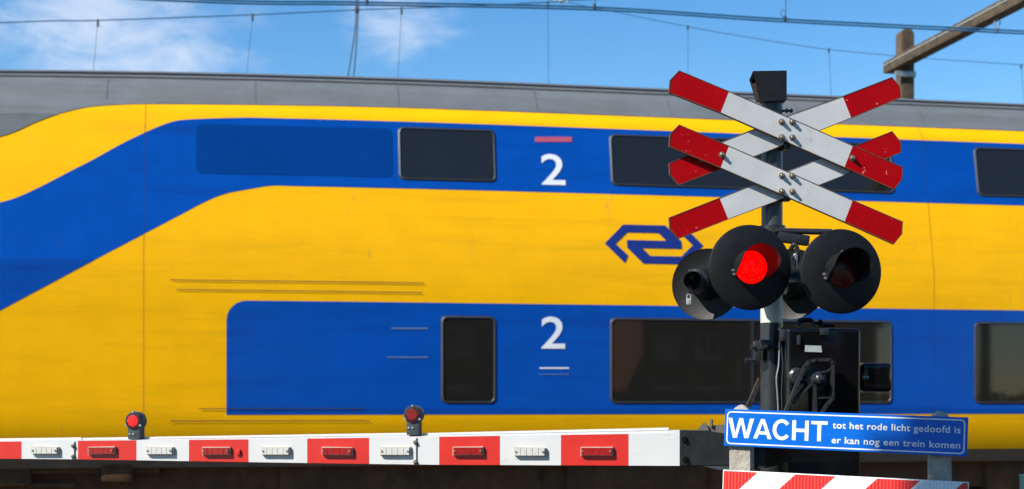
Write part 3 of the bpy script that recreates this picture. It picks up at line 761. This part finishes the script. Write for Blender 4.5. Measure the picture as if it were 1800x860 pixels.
# cast crank with hub
def strokes(mb, pts, wd, Y, dep):
    ps = [P(x, y, Y) for x, y in pts]
    for p, q in zip(ps, ps[1:]):
        d = (q-p).normalized(); nn = Vector((-d.z, 0, d.x))*wd/2; e = d*wd*.35
        mb.prism([p-e+nn, q+e+nn, q+e-nn, p-e-nn], (0, dep, 0), bevel=.0025)
b = MB()
strokes(b, [(1379, 732), (1400, 682), (1416, 645), (1424, 636), (1436, 633), (1460, 633), (1465, 639), (1465, 700), (1455, 712), (1446, 726)], .016, 6.925, .045)
strokes(b, [(1430, 672), (1396, 708)], .013, 6.94, .04); strokes(b, [(1433, 676), (1434, 728)], .017, 6.935, .045)
strokes(b, [(1442, 655), (1455, 653), (1463, 646)], .011, 6.94, .04); strokes(b, [(1438, 700), (1463, 699)], .010, 6.94, .03); strokes(b, [(1406, 668), (1426, 668)], .008, 6.95, .03)
crank = b.build('crank', M_iron, bar)
b = MB(); b.lathe(P(1434, 667, 6.99), (0, -1, 0), [(0, .055), (.03, .052), (.04, .034), (.06, .030), (.075, .024), (.095, .022), (.102, .012), (.104, 0)], 28)
b.lathe(P(1400, 662, 7.01), (0, -1, 0), [(0, .045), (.02, .042), (.03, .03), (.03, 0)], 24)
b.build('hub', M_iron, crank)

# boom
BL, BR = (0, 7.90), (1195, 6.95)
kx0, kx1 = (0-900)/F*7.90, (1195-900)/F*6.95
BT = math.atan2(6.95-7.90, kx1-kx0)          # plan direction of the boom
bn = Vector((math.sin(BT), -math.cos(BT), 0))  # its front normal
def PB(px, py, off=0): return PP(px, py, kx1, 6.95, BT)+bn*off
def lerpt(tab, x):
    if x <= tab[0][0]: (a, b_), (c, d) = tab[0], tab[1]
    else:
        for (a, b_), (c, d) in zip(tab, tab[1:]):
            if x <= c: break
    return b_+(d-b_)*(x-a)/(c-a)
TOPF = [(0, 776.5), (133, 775), (437, 772.5), (735, 768.5), (1195, 761.5)]
BOTF = [(0, 806.5), (133, 807.5), (437, 812.5), (735, 817), (1195, 819)]
TOPB = [(0, 774), (133, 772.5), (437, 768), (735, 763), (1195, 752)]
xs = [-420, -300, -185, -70, 38, 137, 240, 332, 437, 540, 649, 772, 879, 986, 1105, 1195]
def section(x, red):
    DEP = .075
    f0 = PB(x, lerpt(TOPF, x)); f1 = PB(x, lerpt(BOTF, x)); hb = PB(x, lerpt(TOPB, x)).z-f0.z
    b0 = f0-bn*DEP+Vector((0, 0, hb*.55+.0)); b1 = f1-bn*DEP
    return f0, f1, b0, b1
b = MB()
for i in range(len(xs)-1):
    red = (i % 2 == 0) ^ (xs[0] == -420 and False)
    # 38..137 white, 137..240 red ...
    red = xs[i] in (-300, -70, 137, 332, 540, 772, 986)
    A0 = section(xs[i], red); A1 = section(xs[i+1], red); mi = 1 if red else 0
    b.quad([A0[0], A1[0], A1[1], A0[1]], mi); b.quad([A0[2], A1[2], A1[0], A0[0]], 0)
    b.quad([A1[2], A0[2], A0[3], A1[3]], mi); b.quad([A0[1], A1[1], A1[3], A0[3]], 0)
for x in (xs[0], xs[-1]):
    a = section(x, 0); b.quad([a[0], a[1], a[3], a[2]], 0)
boom = b.build('boom', [M_boomw, M_boomr], bar)
# upper flange seen above the front face
b = MB()
for xa, xb in ((-420, 132), (134, 734), (736, 1172)):
    p, q = section(xa, 0), section(xb, 0); u = Vector((0, 0, .010))
    b.prism([p[2]+bn*.012, q[2]+bn*.012, q[2]+bn*.012+u*1.3, p[2]+bn*.012+u], -bn*.012)
b.build('top_flange', M_boomw, boom)
# sleeve joints between the boom sections
def joint(x):
    b = MB(); t0, t1 = lerpt(TOPF, x), lerpt(BOTF, x)
    b.prism([PB(x-4, t0+1, .006), PB(x+1.5, t0+1, .006), PB(x+1.5, t1-1, .006), PB(x-4, t1-1, .006)], -bn*.006, bevel=.002)
    for y in (t0+9, t1-5): b.lathe(PB(x-.5, y, .006), bn, [(0, .011), (.008, .010), (.012, .006), (.012, 0)], 8, mi=1)
    b.build('boom_joint', [M_boomw, M_bolt], boom)
    b = MB(); b.prism([PB(x+1.8, t0+2, .0015), PB(x+3.2, t0+2, .0015), PB(x+3.2, t1-1, .0015), PB(x+1.8, t1-1, .0015)], -bn*.001); b.build('joint_gap', M_gask, boom)
joint(731); joint(130)
b = MB(); b.box(PB(420, 795, .008), (.022, .012, .03), Matrix.Rotation(BT, 3, 'Z'), bevel=.003); b.build('catch', M_boomr, boom)
jrnd = random.Random(3)
for x0_, x1_, red in ((-148, -98, 1), (-46, 4-10, 0) if False else (-245, -200, 0), (57.5, 105, 0), (158, 205, 1), (259.5, 307, 0), (357.5, 406, 1), (461.5, 511, 0), (567.5, 621, 1), (670, 723, 0), (797.5, 850.5, 1), (905, 960, 0), (1021.5, 1078, 1)):
    jit = jrnd.uniform(-.5, .5); x0_ += jit; x1_ += jit; xm = (x0_+x1_)/2; ym = (lerpt(TOPF, xm)+lerpt(BOTF, xm))/2+(.5 if xm < 900 else 2.5); hh = 6.6+(xm/1078)*1.2
    b = MB(); tw = jrnd.uniform(-.7, .7); pa = [PB(x0_, ym-hh+tw, .020), PB(x1_, ym-hh-tw, .020), PB(x1_, ym+hh-tw, .020), PB(x0_, ym+hh+tw, .020)]
    b.prism(pa, -bn*.020, bevel=.003)
    rf = b.build('reflector', M_refb, boom)
    b = MB(); nseg = 5; xi0, xi1 = x0_+1.2, x1_-1.2
    for k in range(nseg):
        xa, xb = xi0+(xi1-xi0)*k/nseg+.35, xi0+(xi1-xi0)*(k+1)/nseg-.35
        b.prism([PB(xa, ym-hh+1.2, .0235), PB(xb, ym-hh+1.2, .0235), PB(xb, ym+hh-1.2, .0235), PB(xa, ym+hh-1.2, .0235)], -bn*.003)
    b.build('reflector_lens', M_refr if red else M_refw, rf)
    b = MB()
    for x in (x0_+4, x1_-4): b.lathe(PB(x, ym, .0235), bn, [(0, .006), (.004, .005), (.004, 0)], 8)
    build_each(b, 'screw', M_bolt, rf)
# lamps standing on the boom
def boom_lamp(px, py, lens, label):
    Yl = PP(px, 770, kx1, 6.95, BT).y+.03
    tl = R(-13); nv = Vector((math.sin(tl), -math.cos(tl), 0)); c = P(px, py, Yl)
    k = Yl/F; r = 16*k; rotl = Matrix.Rotation(tl, 3, 'Z')
    b = MB(); b.lathe(c, -nv, [(-.012, 0), (-.012, r*.92), (-.006, r), (.05, r), (.058, r*.9), (.058, 0)], 32)
    zb = PB(px, lerpt(TOPB, px)).z
    hgt = c.z-r*.55-zb+.012
    b.box(Vector((c.x, c.y, 0))-nv*.022+Vector((0, 0, zb-.006+hgt/2)), (23*k, .06, hgt), rotl, bevel=.006)
    o = b.build('boom_lamp', M_pole, boom); o['label'] = label
    b = MB(); b.lathe(c+nv*.012, nv, [(0, r*.9), (.004, r*.88), (.006, r*.6), (.006, 0)], 32); b.build('lamp_bezel', M_ledbez, o)
    b = MB()
    st = r*.13
    sd = Vector((math.cos(tl), math.sin(tl), 0))
    for ix in range(-5, 6):
        for iz in range(-5, 6):
            x_, z_ = ix*st, iz*st
            if math.hypot(x_, z_) < r*.58:
                b.lathe(c+nv*.0182+sd*x_+UP*z_, nv, [(0, st*.52), (.003, st*.40), (.004, 0)], 6)
    b.build('led_array', lens, o)
    b = MB()
    for a in (90, 210, 330): b.lathe(c+nv*.012+(sd*math.cos(R(a))+UP*math.sin(R(a)))*r*.97, nv, [(-.01, .006), (.006, .006), (.006, 0)], 8)
    for dx_ in (-7, 0): b.lathe(Vector((c.x, c.y, 0))+nv*.009+sd*dx_*k+UP*(c.z-r-7*k), nv, [(0, .006), (.004, .006), (.004, 0)], 8)
    build_each(b, 'screw', M_steel, o)
boom_lamp(236, 740, M_led, 'lit red lamp towards the boom tip'); boom_lamp(726, 729, M_leddim, 'dim red lamp above the boom joint')
# black fork that carries the boom
b = MB(); yo = .012
fk = [(1195, 756), (1238, 757), (1270, 762), (1300, 770), (1345, 775), (1345, 819), (1195, 819)]
b.prism([PB(x, y, yo) for x, y in fk], -bn*.10, bevel=.004)
b.build('boom_bracket', M_blackp, bar)
b = MB()
for x, y in ((1204.5, 773), (1206, 808)): b.lathe(PB(x, y, yo), bn, [(0, .016), (.006, .016), (.006, .011), (.02, .010), (.02, 0)], 8)
build_each(b, 'bracket_bolt', M_gloss, bar)
b = MB()
b.prism([PB(1222, 757, -.04), PB(1236, 742.5, -.04), PB(1239, 745, -.04), PB(1245, 757, -.04)], -bn*.012)
b.prism([PB(1228, 756, -.06), PB(1240, 749, -.06), PB(1300, 745, -.06), PB(1300, 768, -.06)], -bn*.015)
b.lathe(PB(1248.5, 750, -.05), UP, [(0, .008), (.035, .008), (.035, 0)], 8)
build_each(b, 'bracket_plate', M_sill, bar)
b = MB(); b.prism([PB(1232, 819.5, -.02), PB(1300, 819.5, -.02), PB(1300, 826, -.02), PB(1262, 826, -.02)], -bn*.05); b.build('bracket_shoe', M_steel, bar)
b = MB(); pc_ = [(1318, 775), (1412, 775), (1409, 790), (1399, 802), (1384, 812), (1366, 819), (1345, 823), (1318, 823)]
b.prism([P(x, y, 6.93) for x, y in pc_], (0, .05, 0), bevel=.004); b.build('counterweight_plate', M_gloss, bar)
b = MB(); b.prism([P(1337, 786, 6.90), P(1341.5, 786, 6.90), P(1341.5, 822, 6.90), P(1337, 822, 6.90)], (0, .03, 0)); b.box(P(1338, 819, 6.89), (.03, .03, .02), bevel=.003); b.build('counterweight_strap', M_steel, bar)

# ------------------------------------------------------------------ blue sign, chevron board, posts
qa = P(1274.5, 719, 6.76); qb = P(1702, 734, 6.36)
sx_ = (qb-qa); SW = sx_.length; sx_ = sx_.normalized()
sn = Vector((sx_.y, -sx_.x, 0)).normalized(); sy_ = sx_.cross(sn).normalized()
if sy_.z < 0: sy_ = -sy_
SHT = .1755
def SG(u, v, off=0): return qa+sx_*u-sy_*v+sn*off       # u to the right, v downwards, metres
sg = thing('blue_warning_sign', 'long blue WACHT warning sign with white border and lettering', 'sign', SG(SW/2, SHT))
b = MB(); b.prism([SG(0, 0), SG(SW, 0), SG(SW, SHT), SG(0, SHT)], -sn*.018, bevel=.002); b.build('sign_panel', M_sblue, sg)
b = MB(); bo = rrect(.011, .010, SW-.011, SHT-.010, .020); bi = rrect(.0165, .0155, SW-.0165, SHT-.0155, .0150)
b.ring([SG(u, v, .0012) for u, v in bo], [SG(u, v, .0012) for u, v in bi]); b.build('sign_border', M_swhite, sg, recalc=False)
def sign_text(body, u0, u1, vb, cap, bold, sp=1.0):
    t = text_bm(body, bold, sp); X = [v.co.x for v in t.verts]; k = (u1-u0)/(max(X)-min(X))
    capn = .729
    mb = MB()
    for v in t.verts:
        v.co = SG(u0+(v.co.x-min(X))*k, vb-v.co.y/capn*cap, .0014)
    mb.merge(t, 0); mb.build('lettering', M_swhite, sg, recalc=False)
px2u = lambda px: SW*(px-1274.5)/(1702-1274.5)
pxm = SW/427.5
def big_letters():
    base, capm = .1345, .0930
    def put(polys, pa, pb):
        mb = MB(); u0, u1 = px2u(pa), px2u(pb)
        for pg in polys:
            t = bmesh.new(); t.faces.new([t.verts.new(SG(u0+(u1-u0)*x, base-capm*y, .0014)) for x, y in pg]); t.normal_update(); bmesh.ops.triangulate(t, faces=t.faces[:]); mb.merge(t, 0)
        mb.build('lettering', M_swhite, sg, recalc=False)
    put([[(0, 1), (.155, 1), (.285, .24), (.425, 1), (.575, 1), (.715, .24), (.845, 1), (1, 1), (.80, 0), (.645, 0), (.50, .77), (.355, 0), (.20, 0)]], 1281.5, 1329)
    put([[(0, 0), (.40, 1), (.60, 1), (1, 0), (.79, 0), (.71, .22), (.29, .22), (.21, 0)][:4]+[(.79, 0), (.50, .80), (.21, 0)], [(.29, .22), (.34, .375), (.66, .375), (.71, .22)]], 1328.5, 1362)
    n_ = 30; oc = []; ic = []
    for k in range(n_+1):
        a = R(38+ (322-38)*k/n_); oc.append((.53+.53*math.cos(a), .5+.525*math.sin(a))); ic.append((.53+.315*math.cos(a), .5+.355*math.sin(a)))
    put([[oc[k], oc[k+1], ic[k+1], ic[k]] for k in range(n_)], 1363.5, 1395)
    put([[(0, 0), (0, 1), (.225, 1), (.225, 0)], [(.775, 0), (.775, 1), (1, 1), (1, 0)], [(.225, .42), (.225, .59), (.775, .59), (.775, .42)]], 1399, 1428.5)
    put([[(0, 1), (1, 1), (1, .835), (0, .835)], [(.385, .835), (.615, .835), (.615, 0), (.385, 0)]], 1433, 1462)
big_letters()
sign_text('tot het rode licht gedoofd is', px2u(1471), px2u(1690), .0715, .0315, .012, 1.06)
sign_text('er kan nog een trein komen', px2u(1470), px2u(1690.5), .1405, .0315, .012, 1.06)

V0 = None
qc = P(1271, 826, 6.74)
def BG(u, v, off=0): return qc+sx_*u-sy_*v+sn*off
bw_ = SW+.008; bh_ = .25
cb = thing('chevron_board', 'red and white diagonally striped board under the blue sign', 'striped board', BG(bw_/2, bh_))
b = MB(); b.prism([BG(0, 0), BG(bw_, 0), BG(bw_, bh_), BG(0, bh_)], -sn*.02, bevel=.002); b.build('board_panel', M_swhite, cb)
M_film = mat('white_reflective_film', (.72, .73, .74), .3, var=.05, scale=9)
def chev(u0, u1, m):
    # stripe leaning like "/": at depth v it is shifted left by v
    t = bmesh.new(); t.faces.new([t.verts.new((x, y, 0)) for x, y in ((u0, 0), (u1, 0), (u1-bh_*1.02, bh_), (u0-bh_*1.02, bh_))])
    for co, no in (((.004, 0, 0), (-1, 0, 0)), ((bw_-.004, 0, 0), (1, 0, 0)), ((0, .004, 0), (0, -1, 0)), ((0, bh_-.004, 0), (0, 1, 0))):
        bmesh.ops.bisect_plane(t, geom=t.verts[:]+t.edges[:]+t.faces[:], plane_co=co, plane_no=no, clear_outer=True)
    if not t.faces: t.free(); return
    for v in t.verts: v.co = BG(v.co.x, v.co.y, .0012)
    mb = MB(); mb.merge(t, 0); mb.build('stripe', m, cb, recalc=False)
pu = lambda px: (px-1271)*pxm
for a, c_ in ((1200, 1336), (1405, 1476), (1549, 1622), (1694, 1766), (1838, 1900)): chev(pu(a), pu(c_), M_sred)
# fine vertical ribs of the reflective film
b = MB(); k = 0
u = .012
while u < bw_-.01:
    b.quad([BG(u, .005, .0022), BG(u+.0045, .005, .0030), BG(u+.0045, bh_-.005, .0030), BG(u, bh_-.005, .0022)]); u += .0155
ribs = b.build('film_ribs', None or mat('film_rib_clear', (.6, .61, .62), .2), cb, recalc=False)
t = ribs.data.materials[0]; t.node_tree.nodes['Principled BSDF'].inputs['Alpha'].default_value = .12

def post(px0, px1, ptop, Yp, lab):
    x0, x1 = (px0-900)/F*Yp, (px1-900)/F*Yp; wd = x1-x0; cx = (x0+x1)/2; zt = ZC+(HZ-ptop)/F*Yp
    t = bmesh.new(); h = zt; 
    lv = [(0, 1), (h-.055, 1), (h-.045, .97), (h-.018, .62), (h-.004, .30), (h, .12)]
    rows = []
    rt_ = Matrix.Rotation(R(-19), 3, 'Z')
    for z, s_ in lv:
        rg = []
        c8 = .12
        for a_, b_ in ((-1, -1+c8), (-1+c8, -1), (1-c8, -1), (1, -1+c8), (1, 1-c8), (1-c8, 1), (-1+c8, 1), (-1, 1-c8)):
            p = rt_ @ Vector((a_*wd*.42*s_, b_*wd*.42*s_, 0))
            rg.append(t.verts.new((cx+p.x+random.uniform(-.002, .002), Yp+wd*.5+p.y+random.uniform(-.002, .002), z+(random.uniform(-.003, .003) if z > 0 else 0))))
        rows.append(rg)
    for a_, b_ in zip(rows, rows[1:]):
        for k in range(8): t.faces.new((a_[k], a_[(k+1) % 8], b_[(k+1) % 8], b_[k]))
    t.faces.new(rows[-1]); t.faces.new(rows[0][::-1])
    mb = MB(); mb.merge(t, 0); o = mb.build('concrete_post', M_conc)
    return tag(o, lab, 'post', 'concrete posts behind the signs')
post(1285, 1331, 712, 6.742, 'sunlit rough concrete post behind the word WACHT')
post(1636, 1683, 722, 6.425, 'shaded grey concrete post behind the small lettering of the blue sign')
# pale green post whose top shows at the right edge
gq = P(1806, 834, 6.5)
b = MB(); b.lathe((gq.x, gq.y, 0), UP, [(0, 0), (0, .034), (gq.z-.012, .034), (gq.z-.010, .037), (gq.z-.003, .036), (gq.z, .026), (gq.z+.001, 0)], 28)
tag(b.build('green_post', M_green), 'pale green round post cut by the right edge beside the striped board', 'post')

# ------------------------------------------------------------------ what stands behind the camera (mirrored in the train's windows, plus an added tree shading the sign)
leafm = mat('leaves', (.055, .085, .025), .7, var=.5, scale=1.5)
leafm2 = mat('leaves_dark', (.035, .058, .02), .7, var=.5, scale=1.5)
bark = mat('bark', (.09, .07, .05), .9, var=.4, scale=8, bump=.6, bscale=15)
def tree(loc, h, cr, cz, lab, nleaf=2600, lm=None, blobs=16, leaf=.16, cshape=(1, 1, .9)):
    loc = Vector(loc); t = thing('tree', lab, 'tree', loc)
    b = MB(); b.tube([loc, loc+Vector((.05, .03, h*.3)), loc+Vector((-.05, .05, h*.6)), loc+Vector((0, 0, h*.85))], [h*.022, h*.017, h*.011, h*.004], 10)
    for k in range(9):
        a = k*2.4; z = h*(.35+.05*k); e = loc+Vector((math.cos(a)*cr*.7, math.sin(a)*cr*.7, z+h*.12))
        b.tube([loc+Vector((0, 0, z)), (loc+Vector((0, 0, z))).lerp(e, .5)+Vector((0, 0, .15)), e], [h*.009, h*.006, h*.002], 6)
    b.build('trunk', bark, t)
    b = MB(); cc = loc+Vector((0, 0, cz)); cl = []
    for k in range(blobs):
        v = Vector((random.gauss(0, 1), random.gauss(0, 1), random.gauss(0, 1))).normalized()*cr*random.uniform(.25, .85)
        cl.append((cc+Vector((v.x*cshape[0], v.y*cshape[1], v.z*cshape[2])), cr*random.uniform(.25, .45)))
    for k in range(nleaf):
        c, r_ = random.choice(cl); v = Vector((random.gauss(0, 1), random.gauss(0, 1), random.gauss(0, 1))).normalized()*r_*random.random()**.4
        p = c+v; q = Quaternion((random.gauss(0, 1), random.gauss(0, 1), random.gauss(0, 1), random.gauss(0, 1))).normalized().to_matrix(); s_ = leaf*random.uniform(.6, 1.3)
        b.quad([p+q @ Vector((-s_, -s_*.6, 0)), p+q @ Vector((s_, -s_*.6, 0)), p+q @ Vector((s_, s_*.6, 0)), p+q @ Vector((-s_, s_*.6, 0))])
    b.build('crown', lm or leafm, t, weld=False, recalc=False)
# unseen tree, added so that its crown shades the right end of the sign
edge_pt = SG(px2u(1600), .09)
tp = edge_pt + SUN*13.0
cpos = tp + Vector((.95, -2.52, -.95))
tree((cpos.x, cpos.y, 0), cpos.z+1.9, 2.7, cpos.z, 'unseen tree added left of the crossing road to shade the blue sign', 12000, leafm, 44, .19)
tree((-14, -24, 0), 13, 4.6, 8.2, 'broad tree in front of the houses', 3200, leafm2, 20, .34)
tree((4.5, -26, 0), 15, 5.0, 9.5, 'tall tree between the two brick houses', 3600, leafm2, 22, .36)
tree((15, -23, 0), 12, 4.2, 7.5, 'round tree at the end of the house row', 3000, leafm2, 18, .33)
tree((27, -25, 0), 13, 4.8, 8, 'dark full tree beside the third brick house', 3200, leafm2, 20, .34)
tree((38, -22, 0), 14, 5, 8.5, 'tall tree at the right end of the hedge', 3200, leafm2, 20, .34)
brick = mat('brick', (.24, .09, .055), .9, var=.35, scale=12, bump=.4, bscale=40)
tile = mat('roof_tile', (.14, .055, .035), .8, var=.3, scale=5)
wfr = mat('window_frame_white', (.78, .78, .76), .5)
def house(cx, cy, wd, dp, eh, rh, lab):
    t = thing('brick_house', lab, 'house', (cx, cy, 0))
    b = MB(); pts = [(cx-wd/2, cy+dp/2, 0), (cx-wd/2, cy-dp/2, 0), (cx-wd/2, cy-dp/2, eh), (cx-wd/2, cy, eh+rh), (cx-wd/2, cy+dp/2, eh)]
    b.prism([Vector(p) for p in pts], (wd, 0, 0)); b.build('wall', brick, t)
    b = MB()
    for sg_ in (1, -1):
        p = [Vector((cx-wd/2-.2, cy+sg_*(dp/2+.35), eh-.2)), Vector((cx+wd/2+.2, cy+sg_*(dp/2+.35), eh-.2)), Vector((cx+wd/2+.2, cy, eh+rh+.08)), Vector((cx-wd/2-.2, cy, eh+rh+.08))]
        b.prism(p, (0, 0, .12))
    rf = b.build('roof', tile, t)
    b = MB(); b.box((cx+wd*.3, cy, eh+rh+.3), (.7, .6, 1.3)); b.build('chimney', brick, rf)
    for zf in (1.5, 4.2):
        for k in range(int(wd//2.4)):
            x = cx-wd/2+1.3+k*2.4; y = cy+dp/2+.02
            b = MB(); o = [(x-.7, zf-.7), (x+.7, zf-.7), (x+.7, zf+.7), (x-.7, zf+.7)]; i = [(x-.6, zf-.6), (x+.6, zf-.6), (x+.6, zf+.6), (x-.6, zf+.6)]
            b.ring([Vector((p[0], y+.03, p[1])) for p in o], [Vector((p[0], y+.03, p[1])) for p in i]); b.box((x, y+.03, zf), (.07, .05, 1.2))
            f = b.build('window', wfr, t); b = MB(); b.quad([Vector((p[0], y+.005, p[1])) for p in i]); b.build('pane', M_glass, f)
house(-6, -34, 12, 8, 5.6, 3.6, 'red brick house opposite the crossing beyond the broad tree')
house(33, -37, 14, 8, 5.6, 3.8, 'red brick house farthest along the row past the dark tree')
house(14, -36, 13, 8, 5.6, 3.8, 'red brick house behind the round tree')
b = MB(); 
hm = leafm
for k in range(7000):
    p = Vector((random.uniform(-22, 44), -19+random.uniform(-.55, .55), random.uniform(.05, 1.75))); q = Quaternion((random.gauss(0, 1), random.gauss(0, 1), random.gauss(0, 1), random.gauss(0, 1))).normalized().to_matrix(); s_ = random.uniform(.10, .2)
    b.quad([p+q @ Vector((-s_, -s_*.6, 0)), p+q @ Vector((s_, -s_*.6, 0)), p+q @ Vector((s_, s_*.6, 0)), p+q @ Vector((-s_, s_*.6, 0))])
tag(b.build('hedge', hm, weld=False, recalc=False), 'long clipped garden hedge along the front of the brick houses', 'hedge')
